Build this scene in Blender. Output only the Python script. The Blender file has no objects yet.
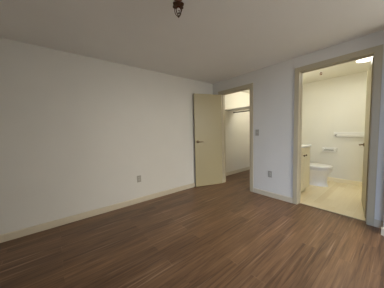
import bpy, bmesh, math, random
from mathutils import Vector, Matrix
S = bpy.context.scene
C = S.collection
PI = math.pi

# ------------------------------------------------------------------ camera, world, light, exposure
cd = bpy.data.cameras.new('camera')
cam = bpy.data.objects.new('camera', cd); C.objects.link(cam)
cd.sensor_fit = 'HORIZONTAL'; cd.sensor_width = 36.0; cd.lens = 172.0 * 36 / 384; cd.clip_start = 0.02
rt = Vector((0.77586446, -0.63037413, -0.02574479))
up = Vector((0.0654158, 0.03979317, 0.99706433))
fw = Vector((0.62749909, 0.7752709, -0.07211053))
m = Matrix((rt, up, -fw)).transposed().to_4x4()
m.translation = (0, 0, 1.205)
cam.matrix_world = m
S.camera = cam

S.view_settings.view_transform = 'Standard'
S.view_settings.look = 'None'
S.view_settings.gamma = 1.0
S.view_settings.use_curve_mapping = False
S.view_settings.exposure = 0.0
S.cycles.use_denoising = True
S.cycles.max_bounces = 10
S.cycles.diffuse_bounces = 8
S.cycles.sample_clamp_indirect = 6.0

W = bpy.data.worlds.new('sky'); S.world = W; W.use_nodes = True
bg = W.node_tree.nodes['Background']
bg.inputs[0].default_value = (1.0, 0.94, 0.82, 1); bg.inputs[1].default_value = 3.6

def lamp(name, kind, loc, energy, col, rot=(0, 0, 0), **kw):
    l = bpy.data.lights.new(name, kind); l.energy = energy; l.color = col
    for k, v in kw.items(): setattr(l, k, v)
    o = bpy.data.objects.new(name, l); C.objects.link(o); o.location = loc; o.rotation_euler = rot
    return o
# daylight coming through the window behind the camera (placed outside the pane, tilted downwards)
WIN = (-1.20, -0.10, 0.70, 1.95)          # y0, y1, z0, z1 of the window in the far left wall
YB = -1.35                               # inner face of the back wall
XL = -1.3                                # inner face of the far left wall
lamp('window_daylight', 'AREA', (XL - 2.6, (WIN[0] + WIN[1]) / 2 - .5, 2.65), 680, (0.42, 0.63, 1.0),
     rot=(0, math.radians(-74), 0), shape='RECTANGLE', size=2.2, size_y=3.2)
ADDED_WIN = (1.45, 2.72, 0.80, 2.08)          # x0, x1, z0, z1 of a second window, added to warm the left wall
lamp('added_window_warm_light', 'AREA', ((ADDED_WIN[0] + ADDED_WIN[1]) / 2, YB - 2.6, 2.65), 525, (1.0, 0.965, 0.87),
     rot=(math.radians(74), 0, 0), shape='RECTANGLE', size=3.4, size_y=2.2)

# ------------------------------------------------------------------ dimensions
D, R, H = 2.852, 2.971, 2.294            # back-left wall plane y, right wall plane x, ceiling
WT = 0.12
CL0, CL1, CHEAD = 1.882, 2.600, 2.008    # closet opening
BA0, BA1, BHEAD = 0.256, 1.031, 2.062    # bathroom opening
CB = 4.98                                # closet / bathroom far face x
BB = 4.85                                # bathroom back wall face

# ------------------------------------------------------------------ materials
def newmat(name):
    mt = bpy.data.materials.new(name); mt.use_nodes = True
    return mt, mt.node_tree.nodes, mt.node_tree.links, mt.node_tree.nodes['Principled BSDF']

def paint(name, col, rough=0.6, bump=0.0, scale=250, metal=0.0, var=0.03, spec=0.5):
    mt, n, l, b = newmat(name)
    b.inputs['Roughness'].default_value = rough; b.inputs['Metallic'].default_value = metal
    b.inputs['Specular IOR Level'].default_value = spec
    tc = n.new('ShaderNodeTexCoord')
    nz = n.new('ShaderNodeTexNoise'); nz.inputs['Scale'].default_value = 2.5; nz.inputs['Detail'].default_value = 4
    l.new(tc.outputs['Object'], nz.inputs['Vector'])
    mx = n.new('ShaderNodeMix'); mx.data_type = 'RGBA'
    mx.inputs['A'].default_value = tuple(c * (1 - var) for c in col) + (1,)
    mx.inputs['B'].default_value = tuple(min(1, c * (1 + var)) for c in col) + (1,)
    l.new(nz.outputs['Fac'], mx.inputs['Factor']); l.new(mx.outputs['Result'], b.inputs['Base Color'])
    if bump:
        n2 = n.new('ShaderNodeTexNoise'); n2.inputs['Scale'].default_value = scale; n2.inputs['Detail'].default_value = 3
        l.new(tc.outputs['Object'], n2.inputs['Vector'])
        bp = n.new('ShaderNodeBump'); bp.inputs['Strength'].default_value = bump; bp.inputs['Distance'].default_value = 0.002
        l.new(n2.outputs['Fac'], bp.inputs['Height']); l.new(bp.outputs['Normal'], b.inputs['Normal'])
    return mt

def planks(name, dark, light, seam, length, width, rough, streak, edge, grain=0.5, pale=0.0):
    """boards running along x"""
    mt, n, l, b = newmat(name)
    tc = n.new('ShaderNodeTexCoord')
    def brick(c1, c2, mor, ms, off):
        br = n.new('ShaderNodeTexBrick'); br.offset = 0.37; br.offset_frequency = 2
        br.inputs['Scale'].default_value = 1.0; br.inputs['Brick Width'].default_value = length
        br.inputs['Row Height'].default_value = width; br.inputs['Mortar Size'].default_value = ms
        br.inputs['Mortar Smooth'].default_value = 0.3; br.inputs['Bias'].default_value = off
        br.inputs['Color1'].default_value = c1; br.inputs['Color2'].default_value = c2; br.inputs['Mortar'].default_value = mor
        l.new(tc.outputs['Object'], br.inputs['Vector']); return br
    br = brick((0, 0, 0, 1), (1, 1, 1, 1), (0.5, 0.5, 0.5, 1), 0.0012, 0.0)
    # grain, stretched along the boards and shifted from board to board
    mp = n.new('ShaderNodeMapping'); mp.inputs['Scale'].default_value = (1.3, 30, 1)
    l.new(tc.outputs['Object'], mp.inputs['Vector'])
    ad = n.new('ShaderNodeVectorMath'); ad.operation = 'MULTIPLY_ADD'
    ad.inputs[1].default_value = (13.7, 7.3, 0); l.new(br.outputs['Color'], ad.inputs[0]); l.new(mp.outputs['Vector'], ad.inputs[2])
    nz = n.new('ShaderNodeTexNoise'); nz.inputs['Scale'].default_value = 1.6; nz.inputs['Detail'].default_value = 7
    nz.inputs['Roughness'].default_value = 0.62; nz.inputs['Distortion'].default_value = 0.6
    l.new(ad.outputs['Vector'], nz.inputs['Vector'])
    rp = n.new('ShaderNodeValToRGB'); e = rp.color_ramp.elements
    e[0].position = 0.30; e[0].color = dark + (1,); e[1].position = 0.70; e[1].color = light + (1,)
    mul = n.new('ShaderNodeMath'); mul.operation = 'MULTIPLY'; mul.inputs[1].default_value = grain; l.new(nz.outputs['Fac'], mul.inputs[0])
    br2 = n.new('ShaderNodeMath'); br2.operation = 'MULTIPLY_ADD'; br2.inputs[1].default_value = 1 - grain
    sp = n.new('ShaderNodeSeparateColor'); l.new(br.outputs['Color'], sp.inputs['Color'])
    l.new(sp.outputs['Red'], br2.inputs[0]); l.new(mul.outputs[0], br2.inputs[2]); l.new(br2.outputs[0], rp.inputs['Fac'])
    # thin pale board edges, here and there
    mp2 = n.new('ShaderNodeMapping'); mp2.inputs['Scale'].default_value = (0.9, 3.1, 1)
    l.new(tc.outputs['Object'], mp2.inputs['Vector'])
    n2 = n.new('ShaderNodeTexNoise'); n2.inputs['Scale'].default_value = 2.2; n2.inputs['Detail'].default_value = 2
    l.new(mp2.outputs['Vector'], n2.inputs['Vector'])
    r2 = n.new('ShaderNodeValToRGB'); r2.color_ramp.elements[0].position = 0.47; r2.color_ramp.elements[1].position = 0.60
    l.new(n2.outputs['Fac'], r2.inputs['Fac'])
    bre = brick((0, 0, 0, 1), (0, 0, 0, 1), (1, 1, 1, 1), edge, 0.0)
    em = n.new('ShaderNodeMath'); em.operation = 'MULTIPLY'
    l.new(bre.outputs['Fac'], em.inputs[0]); l.new(r2.outputs['Color'], em.inputs[1])
    em2 = n.new('ShaderNodeMath'); em2.operation = 'MULTIPLY'; em2.inputs[1].default_value = streak; l.new(em.outputs[0], em2.inputs[0])
    mx = n.new('ShaderNodeMix'); mx.data_type = 'RGBA'; l.new(rp.outputs['Color'], mx.inputs['A']); mx.inputs['B'].default_value = seam + (1,)
    l.new(em2.outputs[0], mx.inputs['Factor'])
    col = mx.outputs['Result']
    if pale:                                 # long pale sapwood streaks in the grain
        mp3 = n.new('ShaderNodeMapping'); mp3.inputs['Scale'].default_value = (1.15, 34, 1)
        l.new(tc.outputs['Object'], mp3.inputs['Vector'])
        n3 = n.new('ShaderNodeTexNoise'); n3.inputs['Scale'].default_value = 1.0; n3.inputs['Detail'].default_value = 1.5
        l.new(mp3.outputs['Vector'], n3.inputs['Vector'])
        r3 = n.new('ShaderNodeValToRGB'); r3.color_ramp.elements[0].position = 0.62; r3.color_ramp.elements[1].position = 0.74
        r3.color_ramp.elements[1].color = (pale,) * 3 + (1,)
        l.new(n3.outputs['Fac'], r3.inputs['Fac'])
        m3 = n.new('ShaderNodeMix'); m3.data_type = 'RGBA'; l.new(col, m3.inputs['A']); m3.inputs['B'].default_value = seam + (1,)
        l.new(r3.outputs['Color'], m3.inputs['Factor']); col = m3.outputs['Result']
    l.new(col, b.inputs['Base Color'])
    b.inputs['Roughness'].default_value = rough
    rr = n.new('ShaderNodeMapRange'); rr.inputs['To Min'].default_value = rough - 0.06; rr.inputs['To Max'].default_value = rough + 0.08
    l.new(nz.outputs['Fac'], rr.inputs['Value']); l.new(rr.outputs['Result'], b.inputs['Roughness'])
    bp = n.new('ShaderNodeBump'); bp.inputs['Strength'].default_value = 0.12; bp.inputs['Distance'].default_value = 0.002
    l.new(nz.outputs['Fac'], bp.inputs['Height']); l.new(bp.outputs['Normal'], b.inputs['Normal'])
    return mt

def glow(name, col, strength):
    mt, n, l, b = newmat(name)
    b.inputs['Base Color'].default_value = col + (1,); b.inputs['Emission Color'].default_value = col + (1,)
    b.inputs['Emission Strength'].default_value = strength
    return mt

def glass(name):
    mt, n, l, b = newmat(name)
    b.inputs['Base Color'].default_value = (1, 1, 1, 1); b.inputs['Roughness'].default_value = 0.02
    b.inputs['Transmission Weight'].default_value = 1.0; b.inputs['IOR'].default_value = 1.45
    return mt

M_wall = paint('wall_paint', (0.63, 0.615, 0.575), 0.55, 0.25, 180)
M_ceil = paint('ceiling_paint', (0.83, 0.83, 0.82), 0.8, 0.4, 120)
M_trim = paint('almond_trim_paint', (0.45, 0.395, 0.28), 0.38)
M_base = paint('almond_baseboard_paint', (0.54, 0.48, 0.37), 0.4)
M_door = paint('almond_door_paint', (0.38, 0.325, 0.19), 0.42)
M_bath = paint('bathroom_wall_paint', (0.78, 0.75, 0.65), 0.5, 0.2, 180)
M_clos = paint('closet_wall_paint', (0.75, 0.72, 0.64), 0.55, 0.2, 180)
M_floor = planks('brown_wood_planks', (0.068, 0.032, 0.015), (0.250, 0.137, 0.068), (0.44, 0.29, 0.185), 1.22, 0.127, 0.38, 0.30, 0.003, 0.86, pale=0.5)
M_vinyl = planks('honey_vinyl_planks', (0.82, 0.69, 0.44), (0.90, 0.79, 0.55), (0.93, 0.86, 0.68), 0.9, 0.10, 0.38, 0.5, 0.003, 0.6)
M_porc = paint('white_porcelain', (0.80, 0.78, 0.74), 0.28)
M_cab = paint('cream_cabinet_paint', (0.84, 0.77, 0.55), 0.4)
M_count = paint('white_cultured_marble', (0.88, 0.87, 0.84), 0.18)
M_chrome = paint('chrome', (0.75, 0.75, 0.75), 0.15, metal=1.0)
M_bronze = paint('dark_bronze', (0.10, 0.055, 0.035), 0.32, metal=0.85)
M_copper = paint('copper_brown', (0.30, 0.09, 0.05), 0.25, metal=0.8)
M_brass = paint('antique_brass', (0.17, 0.115, 0.06), 0.3, metal=1.0)
M_hinge = paint('brushed_brass', (0.62, 0.53, 0.33), 0.35, metal=1.0)
M_plate = paint('grey_beige_plastic', (0.34, 0.325, 0.285), 0.45)
M_sock = paint('greige_plastic', (0.45, 0.43, 0.38), 0.4)
M_slot = paint('dark_slot', (0.03, 0.03, 0.03), 0.6)
M_bbase = paint('cream_baseboard_paint', (0.86, 0.77, 0.54), 0.35)
M_thresh = paint('brown_threshold', (0.22, 0.15, 0.09), 0.4)
M_white = paint('white_enamel', (0.82, 0.80, 0.74), 0.35)
M_paper = paint('tissue_paper', (0.85, 0.84, 0.80), 0.9)
M_glass = glass('clear_glass')
M_rod = paint('rod_metal', (0.16, 0.15, 0.13), 0.4, metal=0.6)
M_bulb = glow('lit_bulb', (1.0, 0.97, 0.84), 8)
M_dif = glow('lit_diffuser', (1.0, 0.97, 0.88), 2)

# ------------------------------------------------------------------ mesh helpers
def box(bm, x0, x1, y0, y1, z0, z1, bev=0.0, seg=2):
    vs = [bm.verts.new((x, y, z)) for x in (x0, x1) for y in (y0, y1) for z in (z0, z1)]
    f = [(0, 1, 3, 2), (4, 6, 7, 5), (0, 4, 5, 1), (2, 3, 7, 6), (0, 2, 6, 4), (1, 5, 7, 3)]
    fs = [bm.faces.new([vs[i] for i in q]) for q in f]
    if bev:
        es = list({e for q in fs for e in q.edges})
        bmesh.ops.bevel(bm, geom=es, offset=bev, segments=seg, profile=0.5, affect='EDGES')
    return bm

def loft(bm, rings, cap0=True, cap1=True):
    rs = [[bm.verts.new(p) for p in r] for r in rings]
    n = len(rs[0])
    for a, b in zip(rs, rs[1:]):
        for i in range(n):
            bm.faces.new((a[i], a[(i + 1) % n], b[(i + 1) % n], b[i]))
    if cap0: bm.faces.new(list(reversed(rs[0])))
    if cap1: bm.faces.new(rs[-1])

def frame_of(d):
    d = d.normalized()
    a = Vector((0, 0, 1)) if abs(d.z) < 0.9 else Vector((1, 0, 0))
    u = d.cross(a).normalized(); return u, d.cross(u).normalized()

def tube(bm, pts, r, n=12):
    pts = [Vector(p) for p in pts]; rings = []
    u = None
    for i, p in enumerate(pts):
        d = (pts[min(i + 1, len(pts) - 1)] - pts[max(i - 1, 0)]).normalized()
        if u is None: u, _ = frame_of(d)
        u = (u - d * u.dot(d)).normalized(); v = d.cross(u)
        rr = r[i] if isinstance(r, (list, tuple)) else r
        rings.append([p + u * math.cos(2 * PI * k / n) * rr + v * math.sin(2 * PI * k / n) * rr for k in range(n)])
    loft(bm, rings)

def lathe(bm, o, axis, prof, n=24):
    """prof: list of (distance along the axis, radius)"""
    o = Vector(o); a = Vector(axis).normalized(); u, v = frame_of(a)
    loft(bm, [[o + a * t + (u * math.cos(2 * PI * k / n) + v * math.sin(2 * PI * k / n)) * max(r, 1e-4) for k in range(n)] for t, r in prof])

def obj(name, bm, mat, parent=None, smooth=False, label=None):
    bmesh.ops.recalc_face_normals(bm, faces=bm.faces)
    me = bpy.data.meshes.new(name); bm.to_mesh(me); bm.free()
    me.materials.append(mat)
    if smooth:
        for p in me.polygons: p.use_smooth = True
        me.set_sharp_from_angle(angle=math.radians(35))
    o = bpy.data.objects.new(name, me); C.objects.link(o)
    if parent:
        o.parent = parent; o.matrix_parent_inverse = Matrix.Translation(parent.location).inverted() if parent.type == 'EMPTY' else Matrix()
    if label: o['label'] = label
    return o
def B(): return bmesh.new()

def thing(name, label, cat, loc, group=None):
    o = bpy.data.objects.new(name, None); C.objects.link(o); o.location = loc; o.empty_display_size = 0.05
    o['label'] = label; o['category'] = cat
    if group: o['group'] = group
    return o
def tag(o, label, cat, group=None):
    o['label'] = label; o['category'] = cat
    if group: o['group'] = group
    return o
def struct(name, bm, mat, label, cat, parent=None):
    o = obj(name, bm, mat, parent); o['kind'] = 'structure'
    o['label'] = label; o['category'] = cat
    return o

# ------------------------------------------------------------------ the setting
XR = R + WT                                # far face of the right wall
b = B(); box(b, XL, R + 0.06, YB, D + 0.11, -0.08, 0); box(b, R + 0.06, CB, 1.72, D + 0.11, -0.08, 0)
struct('floor', b, M_floor, 'brown wood plank floor running on into the closet', 'floor')
b = B(); box(b, R + 0.06, CB, -0.2, 1.72, -0.08, -0.001)
struct('floor_bathroom', b, M_vinyl, 'honey coloured plank floor of the bathroom', 'floor')
b = B(); box(b, XL - .1, XR, YB - .1, D + 0.12, H, H + 0.1); struct('ceiling', b, M_ceil, 'grey white bedroom ceiling', 'ceiling')
b = B(); box(b, XR, CB + .1, -0.25, 1.73, H, H + 0.1); struct('ceiling_bathroom', b, M_bath, 'bright cream bathroom ceiling', 'ceiling')
b = B(); box(b, XR, CB + .1, 1.73, D + 0.2, H, H + 0.1); struct('ceiling_closet', b, M_clos, 'closet ceiling', 'ceiling')
b = B(); box(b, XL - .1, XR, D, D + WT, 0, H); struct('wall_left', b, M_wall, 'long plain off-white wall on the left', 'wall')
b = B()                                     # right wall with its two openings
box(b, R, XR, CL1 + .02, D, 0, H); box(b, R, XR, CL0 - .02, CL1 + .02, CHEAD + .02, H)
box(b, R, XR, BA1 + .02, CL0 - .02, 0, H); box(b, R, XR, BA0 - .02, BA1 + .02, BHEAD + .02, H)
box(b, R, XR, YB, BA0 - .02, 0, H)
struct('wall_right', b, M_wall, 'off-white wall on the right holding the closet and bathroom doorways', 'wall')
b = B(); box(b, 2.785, R, YB, 0.105, 0, H); struct('wall_right_jog', b, M_wall, 'stub of wall jutting in at the right edge', 'wall')
b = B(); y0, y1, z0, z1 = WIN
box(b, XL - .12, XL, YB, y0, 0, H); box(b, XL - .12, XL, y1, D, 0, H); box(b, XL - .12, XL, y0, y1, 0, z0); box(b, XL - .12, XL, y0, y1, z1, H)
struct('wall_far_left', b, M_wall, 'end wall with the window', 'wall')
x0, x1, z0, z1 = ADDED_WIN; b = B()
box(b, XL - .12, x0, YB - .12, YB, 0, H); box(b, x1, 2.785, YB - .12, YB, 0, H); box(b, x0, x1, YB - .12, YB, 0, z0); box(b, x0, x1, YB - .12, YB, z1, H)
struct('wall_back', b, M_wall, 'wall facing the long left wall, with an added window', 'wall')
wf = B(); xm = (x0 + x1) / 2  # frame of the unseen window added for the warmer light
for q in ((x0, x0 + .05, z0, z1), (x1 - .05, x1, z0, z1), (x0 + .05, x1 - .05, z0, z0 + .05), (x0 + .05, x1 - .05, z1 - .05, z1), (xm - .025, xm + .025, z0 + .05, z1 - .05)):
    box(wf, q[0], q[1], YB - .09, YB - .04, q[2], q[3])
struct('added_window_2', wf, M_white, 'added white framed two-light window in the back wall', 'window')
wf = B(); ym = (y0 + y1) / 2
for q in ((y0, y0 + .05, z0, z1), (y1 - .05, y1, z0, z1), (y0 + .05, y1 - .05, z0, z0 + .05), (y0 + .05, y1 - .05, z1 - .05, z1), (ym - .025, ym + .025, z0 + .05, z1 - .05)):
    box(wf, XL - .09, XL - .04, q[0], q[1], q[2], q[3])
struct('window_1', wf, M_white, 'white framed two-light window', 'window')
b = B(); box(b, CB, CB + .1, 1.73, D + .2, 0, H); struct('wall_closet_back', b, M_clos, 'far wall of the closet', 'wall')
b = B(); box(b, XR, CB, 2.96, 3.06, 0, H); struct('wall_closet_left', b, M_clos, 'long wall inside the closet', 'wall')
b = B(); box(b, XR, CB, 1.70, 1.76, 0, H); struct('wall_bathroom_left', b, M_bath, 'bathroom wall beside the vanity', 'wall')
b = B(); box(b, BB, CB, -0.2, 1.70, 0, H); struct('wall_bathroom_back', b, M_bath, 'cream bathroom back wall with the towel bar', 'wall')
b = B(); box(b, XR, BB, -0.2, -0.1, 0, H); struct('wall_bathroom_right', b, M_bath, 'bathroom wall behind the open door', 'wall')

def base_profile(bm, p0, p1, nrm, h=0.088, t=0.014):
    """baseboard from p0 to p1 on a wall whose room side looks along nrm"""
    p0, p1, nn = Vector(p0 + (0,)), Vector(p1 + (0,)), Vector(nrm + (0,))
    sec = [(0, 0), (t, 0), (t, h - .012), (t * .55, h - .002), (0, h)]
    loft(bm, [[p + nn * a + Vector((0, 0, z)) for a, z in sec] for p in (p0, p1)])
b = B(); base_profile(b, (XL, D), (R, D), (0, -1)); struct('baseboard_left', b, M_base, 'almond baseboard along the long left wall', 'baseboard')
b = B(); base_profile(b, (R, CL0 - .085), (R, BA1 + .068), (-1, 0)); struct('baseboard_middle', b, M_base, 'baseboard between closet and bathroom doorways', 'baseboard')
b = B(); base_profile(b, (R, BA0 - .068), (R, 0.119), (-1, 0)); struct('baseboard_right', b, M_base, 'short baseboard right of the bathroom doorway', 'baseboard')
b = B(); base_profile(b, (R, CL1 + .068), (R, D - .014), (-1, 0)); struct('baseboard_corner', b, M_base, 'short baseboard in the corner behind the closet door', 'baseboard')
b = B(); base_profile(b, (2.785, YB), (2.785, 0.119), (-1, 0), 0.088); struct('baseboard_jog', b, M_base, 'baseboard end at the right edge', 'baseboard')
b = B(); base_profile(b, (XR, 2.96), (CB, 2.96), (0, -1)); struct('baseboard_closet', b, M_base, 'baseboard inside the closet', 'baseboard')
b = B(); base_profile(b, (BB, -0.1), (BB, 1.70), (-1, 0), .09); struct('baseboard_bathroom', b, M_bbase, 'cream baseboard on the bathroom back wall', 'baseboard')

def doorway(name, y0, y1, head, label, cw=0.064, stop_side=1):
    """jamb lining, stops and casing in one mesh"""
    b = B()
    e = 0.003
    box(b, R - .002, XR + .002, y0 - .02, y0, 0, head + .02); box(b, R - .002, XR + .002, y1, y1 + .02, 0, head + .02)
    box(b, R - .002, XR + .002, y0, y1, head, head + .02)
    xs = R + .045 if stop_side > 0 else R + .042
    box(b, xs, xs + .032, y0, y0 + .011, 0, head, .002); box(b, xs, xs + .032, y1 - .011, y1, 0, head, .002)
    box(b, xs, xs + .032, y0 + .011, y1 - .011, head - .011, head, .002)
    for sx in (-1, 1):
        fx = R if sx < 0 else XR
        def cas(ya, yb, za, zb):
            box(b, *sorted((fx, fx + sx * .016)), ya, yb, za, zb, .003)
        top = head + e + cw
        cas(y0 - e - cw, y0 - e, 0, top); cas(y1 + e, y1 + e + cw, 0, top); cas(y0 - e, y1 + e, head + e, top)
    return struct(name, b, M_trim, label, 'door frame')
doorway('trim_1', CL0, CL1, CHEAD, 'almond casing around the closet doorway', cw=0.07)
doorway('trim_2', BA0, BA1, BHEAD, 'almond casing around the bathroom doorway', cw=0.066)
b = B(); box(b, R + .045, R + .075, BA0 + .0005, BA1 - .0005, 0, .006, .002)
struct('trim_3', b, M_thresh, 'thin threshold strip under the bathroom doorway', 'threshold')

# ------------------------------------------------------------------ doors
def lever_bm(o, out, along, L=0.105):
    """rose and lever handle: o on the face, out = face normal, along = lever direction"""
    b = B(); o = Vector(o); out = Vector(out).normalized(); al = Vector(along).normalized()
    lathe(b, o, out, [(0, .031), (.006, .031), (.011, .024), (.013, .012), (.045, .0095), (.05, .011), (.058, .0105), (.062, .004)], 20)
    q = o + out * .052
    tube(b, [q, q + al * .03, q + al * .07 + Vector((0, 0, .002)), q + al * L - Vector((0, 0, .003)), q + al * (L + .006) - Vector((0, 0, .004))], [.010, .009, .0085, .0075, .003], 12)
    return b
def door_leaf(name, hinge, ang, width, z0, z1, label, handle_z, face_sign):
    d = Vector((math.cos(ang), math.sin(ang), 0)); nv = Vector((-d.y, d.x, 0)) * face_sign
    t = 0.035
    b = B(); box(b, 0, width, -t / 2, t / 2, z0, z1, .0025)
    mt = Matrix.Translation((hinge[0], hinge[1], 0)) @ Matrix.Rotation(ang, 4, 'Z')
    bmesh.ops.transform(b, matrix=mt, verts=b.verts)
    o = struct(name, b, M_door, label, 'door')
    hv = Vector((hinge[0], hinge[1], 0))
    for s in (1, -1):
        hb = lever_bm(hv + d * (width - .062) + nv * s * t / 2 + Vector((0, 0, handle_z)), nv * s, -d)
        obj('lever_handle', hb, M_brass, o, True, 'antique brass lever handle')
    b = B(); box(b, width - .0005, width + .0012, -.0125, .0125, handle_z - .028, handle_z + .028)
    bmesh.ops.transform(b, matrix=mt, verts=b.verts); obj('latch_plate', b, M_brass, o)
    for hz in (z0 + .18, (z0 + z1) / 2, z1 - .18):
        b = B(); tube(b, [hv - d * .006 - nv * 0 + Vector((0, 0, hz - .045)), hv - d * .006 + Vector((0, 0, hz + .045))], .0065, 10)
        obj('hinge', b, M_hinge, o, True)
    return o
hc = Vector((R - .022, CL1 - .012, 0)); fe = Vector((2.345, 2.806, 0))
vv = fe - hc
door_leaf('door_1', hc, math.atan2(vv.y, vv.x), 0.640, 0.010, CHEAD - .012, 'plain almond slab door open into the room in front of the closet', 0.985, 1)
hb_ = Vector((XR + .022, BA0 + .008, 0)); fe2 = Vector((3.875, 0.384, 0)); vv = fe2 - hb_
door_leaf('door_2', hb_, math.atan2(vv.y, vv.x), 0.745, 0.012, BHEAD - .006, 'almond bathroom door swung inwards, seen almost edge-on', 0.93, 1)

# ------------------------------------------------------------------ outlets and switch
def wall_plate(kind, label, cat, p, nrm, group=None):
    """p = plate centre on the wall, nrm = room side"""
    r = thing(kind, label, cat, p, group)
    nv = Vector(nrm); sv = Vector((-nv.y, nv.x, 0))
    def pb(bm, s0, s1, z0, z1, t0, t1, bev=0.0):
        tmp = B(); box(tmp, s0, s1, t0, t1, z0, z1, bev)
        mt = Matrix(((sv.x, nv.x, 0, p[0]), (sv.y, nv.y, 0, p[1]), (0, 0, 1, p[2]), (0, 0, 0, 1)))
        bmesh.ops.transform(tmp, matrix=mt, verts=tmp.verts)
        me = bpy.data.meshes.new('tmp'); tmp.to_mesh(me); tmp.free(); bm.from_mesh(me); bpy.data.meshes.remove(me)
    b = B(); pb(b, -.035, .035, -.057, .057, 0, .006, .002); obj('cover_plate', b, M_plate, r)
    if kind == 'power_outlet':
        for zc in (.02, -.02):
            b = B(); pb(b, -.0165, .0165, zc - .0135, zc + .0135, .004, .0085, .001); s = obj('socket', b, M_sock, r)
            b = B(); pb(b, -.008, -.006, zc - .003, zc + .006, .008, .0088); pb(b, .006, .008, zc - .003, zc + .006, .008, .0088); pb(b, -.002, .002, zc - .010, zc - .006, .008, .0088)
            obj('slot', b, M_slot, s)
        b = B(); pb(b, -.003, .003, -.003, .003, .005, .0075, .001); obj('screw', b, M_chrome, r)
    else:
        b = B(); pb(b, -.005, .005, -.012, .012, .004, .008); obj('toggle_slot', b, M_sock, r)
        b = B(); pb(b, -.004, .004, -.002, .011, .006, .018, .001); obj('toggle', b, M_sock, r)
        for zc in (.03, -.03):
            b = B(); pb(b, -.003, .003, zc - .003, zc + .003, .005, .0075, .001); obj('screw', b, M_chrome, r)
    return r
wall_plate('power_outlet', 'grey duplex outlet on the long left wall above its baseboard', 'outlet', (1.113, D, .416), (0, -1, 0))
wall_plate('power_outlet', 'grey duplex outlet low on the wall between closet and bathroom doorways', 'outlet', (R, 1.481, .412), (-1, 0, 0))
wall_plate('light_switch', 'grey toggle light switch on the wall beside the closet doorway', 'light switch', (R, 1.728, 1.155), (-1, 0, 0))

# ------------------------------------------------------------------ ceiling light of the room
lx, ly = 0.868, 1.204
r = thing('ceiling_light', 'small dark bronze ceiling light with curved arms around a bulb', 'ceiling light', (lx, ly, H))
b = B(); lathe(b, (lx, ly, H), (0, 0, -1), [(0, .036), (.006, .038), (.012, .034), (.018, .022), (.030, .020)], 32); obj('canopy', b, M_bronze, r, True)
b = B(); lathe(b, (lx, ly, H - .024), (0, 0, -1), [(0, .016), (.006, .024), (.014, .028), (.024, .027), (.034, .020), (.044, .015), (.056, .014)], 32); obj('socket', b, M_copper, r, True, 'glossy copper brown bulb socket')
b = B()                                    # scalloped collar with six lobes
def lobe(rad, z, q): return [(lx + math.cos(2 * PI * k / 72) * (rad + q * math.cos(6 * 2 * PI * k / 72)), ly + math.sin(2 * PI * k / 72) * (rad + q * math.cos(6 * 2 * PI * k / 72)), H - z) for k in range(72)]
loft(b, [lobe(.024, .046, .000), lobe(.038, .048, .003), lobe(.045, .056, .005), lobe(.044, .066, .005), lobe(.036, .072, .003), lobe(.015, .074, 0)]); obj('collar', b, M_bronze, r, True)
b = B(); lathe(b, (lx, ly, H - .080), (0, 0, -1), [(0, .010), (.006, .012), (.016, .018), (.028, .020), (.038, .015), (.045, .006), (.047, .001)], 24); obj('bulb', b, M_glass, r, True, 'clear glass bulb')
for k in range(4):
    a = k * PI / 2 + math.radians(20)
    pts = [(lx + math.cos(a) * q, ly + math.sin(a) * q, H - z) for q, z in ((.036, .066), (.038, .080), (.036, .096), (.031, .112), (.023, .126), (.013, .137), (.004, .144))]
    b = B(); tube(b, pts, .0032, 8); obj('arm', b, M_bronze, r, True)
b = B(); lathe(b, (lx, ly, H - .138), (0, 0, -1), [(0, .003), (.004, .007), (.010, .008), (.014, .005), (.019, .001)], 16); obj('finial', b, M_bronze, r, True)

# ------------------------------------------------------------------ closet
b = B(); box(b, 3.53, 3.96, 1.76, 2.96, 1.726, 1.750, .003)
r = tag(obj('closet_shelf', b, M_white), 'white closet shelf crossing the top of the closet doorway view', 'shelf')
b = B(); tube(b, [(3.89, 1.761, 1.692), (3.89, 2.959, 1.692)], .0145, 16)
r = tag(obj('closet_rod', b, M_rod, None, True), 'dark hanging rod just under the white closet shelf', 'closet rod')
for y, s in ((2.96, -1), (1.76, 1)):
    b = B(); lathe(b, (3.89, y, 1.692), (0, s, 0), [(0, .021), (.004, .021), (.006, .0175), (.016, .0170)], 20); obj('rod_flange', b, M_rod, r, True)
r = thing('closet_bulb_holder', 'lit bare bulb holder on the closet ceiling', 'ceiling light', (4.3, 2.1, H))
b = B(); lathe(b, (4.3, 2.1, H), (0, 0, -1), [(0, .055), (.012, .055), (.022, .03), (.035, .022)], 24); obj('holder', b, M_white, r, True)
b = B(); lathe(b, (4.3, 2.1, H - .035), (0, 0, -1), [(0, .012), (.02, .018), (.05, .030), (.075, .022), (.085, .004)], 20); obj('bulb', b, M_bulb, r, True)
lamp('closet_lamp_light', 'POINT', (4.3, 2.1, H - .16), 15.5, (1.0, .98, .88), shadow_soft_size=.04)

# ------------------------------------------------------------------ bathroom
# vanity cabinet and counter
vx0, vx1, vy0, vy1, vh = 3.16, 3.80, 1.130, 1.69, .872
r = thing('bathroom_vanity', 'cream vanity cabinet with white counter left of the toilet', 'cabinet', ((vx0 + vx1) / 2, 1.42, 0))
b = B(); box(b, vx0, vx1, vy0, vy1, .09, vh, .003); box(b, vx0 + .01, vx1 - .01, vy0 + .06, vy1, 0, .09); obj('body', b, M_cab, r)
xm = (vx0 + vx1) / 2
for xa, xb, kx in ((vx0 + .02, xm - .006, xm - .05), (xm + .006, vx1 - .02, xm + .05)):
    b = B(); box(b, xa, xb, vy0 - .018, vy0, .11, vh - .105, .004); d_ = obj('door', b, M_cab, r)
    b = B(); lathe(b, (kx, vy0 - .018, vh - .145), (0, -1, 0), [(0, .006), (.012, .006), (.016, .015), (.024, .015), (.028, .008)], 16); obj('knob', b, M_brass, d_, True, 'brass cabinet knob')
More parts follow.
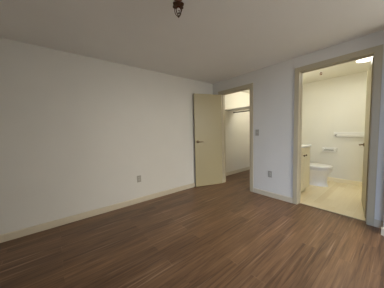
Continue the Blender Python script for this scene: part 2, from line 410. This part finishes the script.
b = B(); box(b, vx0 + .02, vx1 - .02, vy0 - .018, vy0, vh - .095, vh - .012, .004); obj('false_drawer', b, M_cab, r)
b = B(); box(b, vx0 - .01, vx1 + .004, vy0 - .035, vy1, vh, vh + .03, .006); box(b, vx0 - .01, vx1 + .004, vy1 - .02, vy1, vh + .03, vh + .11, .004); obj('countertop', b, M_count, r, False, 'white countertop with backsplash')
b = B(); tube(b, [(xm, 1.60, vh + .03), (xm, 1.60, vh + .12), (xm, 1.57, vh + .16), (xm, 1.50, vh + .165), (xm, 1.47, vh + .14)], .011, 12); obj('faucet', b, M_chrome, r, True)

# toilet, facing -y
tx, ty = 4.355, 1.19
r = thing('toilet', 'white toilet against the bathroom wall beside the vanity', 'toilet', (tx, ty, 0))
def egg(w, f, bk, z, n=40, cx=tx, cy=ty, pw=1.0):
    o = []
    for k in range(n):
        a = 2 * PI * k / n; s, c = math.sin(a), math.cos(a)
        o.append((cx + w * math.copysign(abs(s) ** .9, s), cy - (f if c > 0 else bk) * c, z))
    return o
b = B()
loft(b, [egg(.128, .245, .13, 0), egg(.124, .240, .13, .02), egg(.114, .226, .11, .05), egg(.110, .222, .10, .14), egg(.118, .232, .12, .21), egg(.142, .256, .18, .26), egg(.172, .286, .24, .31), egg(.184, .298, .26, .335), egg(.184, .298, .27, .362)])
loft(b, [[(tx + s * w, y, z) for s, y in ((-1, ty + .06), (1, ty + .06), (1, ty + .42), (-1, ty + .42))] for w, z in ((.075, 0), (.06, .05), (.052, .18), (.08, .26), (.15, .325), (.16, .361))])
obj('bowl', b, M_porc, r, True)
b = B(); loft(b, [egg(.170, .285, .22, .364), egg(.172, .287, .222, .378), egg(.188, .304, .235, .380), egg(.192, .308, .235, .386), egg(.190, .305, .232, .394)]); obj('seat', b, M_porc, r, True)
b = B(); loft(b, [egg(.184, .298, .232, .395), egg(.192, .310, .238, .400), egg(.191, .308, .238, .414), egg(.176, .292, .222, .430), egg(.10, .18, .13, .444)]); obj('lid', b, M_porc, r, True)
for s in (-1, 1):
    b = B(); box(b, tx + s * .075 - .02, tx + s * .075 + .02, ty + .225, ty + .265, .363, .412, .006); obj('seat_hinge', b, M_porc, r, True)
b = B(); box(b, tx - .215, tx + .215, ty + .29, ty + .49,   .363, .71, .025, 3); obj('tank', b, M_porc, r, True)
b = B(); box(b, tx - .225, tx + .225, ty + .28, ty + .495, .711, .747, .012, 3); obj('tank_lid', b, M_porc, r, True)
b = B(); lathe(b, (tx - .15, ty + .29, .665), (0, -1, 0), [(0, .013), (.012, .013), (.016, .008)], 14); tube(b, [(tx - .15, ty + .275, .665), (tx - .08, ty + .272, .658)], [.007, .006], 10); obj('flush_lever', b, M_chrome, r, True)
for s in (-1, 1):
    b = B(); lathe(b, (tx + s * .075, ty + .10, .0), (0, 0, 1), [(0, .018), (.060, .014), (.070, .006)], 12); obj('bolt_cap', b, M_porc, r, True)

# toilet paper holder
y0, y1, zc = .912, 1.188, .714
r = thing('toilet_paper_holder', 'white toilet paper holder on the bathroom wall above the toilet', 'toilet paper holder', (BB, (y0 + y1) / 2, zc))
b = B(); box(b, BB - .012, BB, y0, y1, zc - .055, zc + .055, .006); obj('back_plate', b, M_white, r)
for y in (y0 + .03, y1 - .03):
    b = B(); box(b, BB - .075, BB - .012, y - .022, y + .022, zc - .030, zc + .045, .010); obj('post', b, M_white, r)
b = B(); tube(b, [(BB - .052, y0 + .044, zc), (BB - .052, y1 - .044, zc)], .012, 14); obj('roller', b, M_plate, r, True, 'grey roller')

# towel bar
zb, yb0, yb1 = 1.055, .37, .945
r = thing('towel_bar', 'long cream towel bar on a board on the bathroom back wall above the paper holder', 'towel bar', (BB, (yb0 + yb1) / 2, zb))
b = B(); box(b, BB - .020, BB, yb0, yb1 + .04, zb - .052, zb + .055, .005); obj('mounting_board', b, M_white, r)
for y in (yb0 + .05, yb1 - .005):
    b = B(); lathe(b, (BB - .020, y, zb - .012), (-1, 0, 0), [(0, .024), (.006, .024), (.010, .012), (.048, .011), (.060, .014), (.066, .010)], 16); obj('post', b, M_plate, r, True, 'grey metal post')
b = B(); tube(b, [(BB - .072, yb0 + .052, zb - .012), (BB - .072, yb1 - .007, zb - .012)], .0095, 14); obj('rail', b, M_white, r, True)

# sprinkler and bathroom ceiling light
sx, sy = 4.117, 1.063
r = thing('fire_sprinkler', 'small sprinkler head hanging from the bathroom ceiling', 'sprinkler', (sx, sy, H))
b = B(); lathe(b, (sx, sy, H), (0, 0, -1), [(0, .034), (.004, .034), (.008, .016), (.010, .012)], 20); obj('escutcheon', b, M_white, r, True)
b = B(); lathe(b, (sx, sy, H - .009), (0, 0, -1), [(0, .011), (.016, .011), (.018, .005), (.045, .004)], 14)
for s in (-1, 1):
    tube(b, [(sx, sy + s * .010, H - .02), (sx, sy + s * .019, H - .032), (sx, sy + s * .014, H - .046), (sx, sy, H - .054)], .003, 8)
obj('frame', b, M_copper, r, True)
b = B(); lathe(b, (sx, sy, H - .052), (0, 0, -1), [(0, .006), (.004, .020), (.006, .020)], 20); obj('deflector', b, M_copper, r, True)

gx, gy = 3.95, .43
r = thing('bathroom_ceiling_light', 'lit white dome light on the bathroom ceiling near the open door', 'ceiling light', (gx, gy, H))
b = B(); lathe(b, (gx, gy, H), (0, 0, -1), [(0, .125), (.014, .125), (.017, .118)], 36); obj('base_ring', b, M_white, r, True)
b = B(); lathe(b, (gx, gy, H - .017), (0, 0, -1), [(0, .115), (.010, .110), (.020, .08), (.026, .04), (.028, .005)], 36); obj('diffuser', b, M_dif, r, True)
lamp('bathroom_lamp_light', 'AREA', (gx, gy, H - .052), 8.3, (1.0, 1.0, .90), shape='DISK', size=.20)

# unseen light bar above the vanity, added to even out the bathroom light
r = thing('added_vanity_light', 'added unseen light bar brightening the bathroom from above the vanity', 'added light', (3.5, 1.70, 1.95))
b = B(); box(b, 3.22, 3.78, 1.675, 1.70, 1.90, 2.0, .004); obj('back_plate', b, M_white, r)
for x in (3.30, 3.50, 3.70):
    b = B(); lathe(b, (x, 1.675, 1.95), (0, -1, 0), [(0, .022), (.02, .022)], 16); obj('socket', b, M_white, r, True)
    b = B(); lathe(b, (x, 1.655, 1.95), (0, -1, 0), [(0, .016), (.02, .03), (.05, .045), (.08, .035), (.095, .005)], 20); obj('globe_bulb', b, M_dif, r, True)
lamp('added_bathroom_fill', 'POINT', (3.5, 1.40, 1.85), 8, (1.0, 1.0, .90), shadow_soft_size=.12)  # added fill for the bathroom, in front of the unseen bar
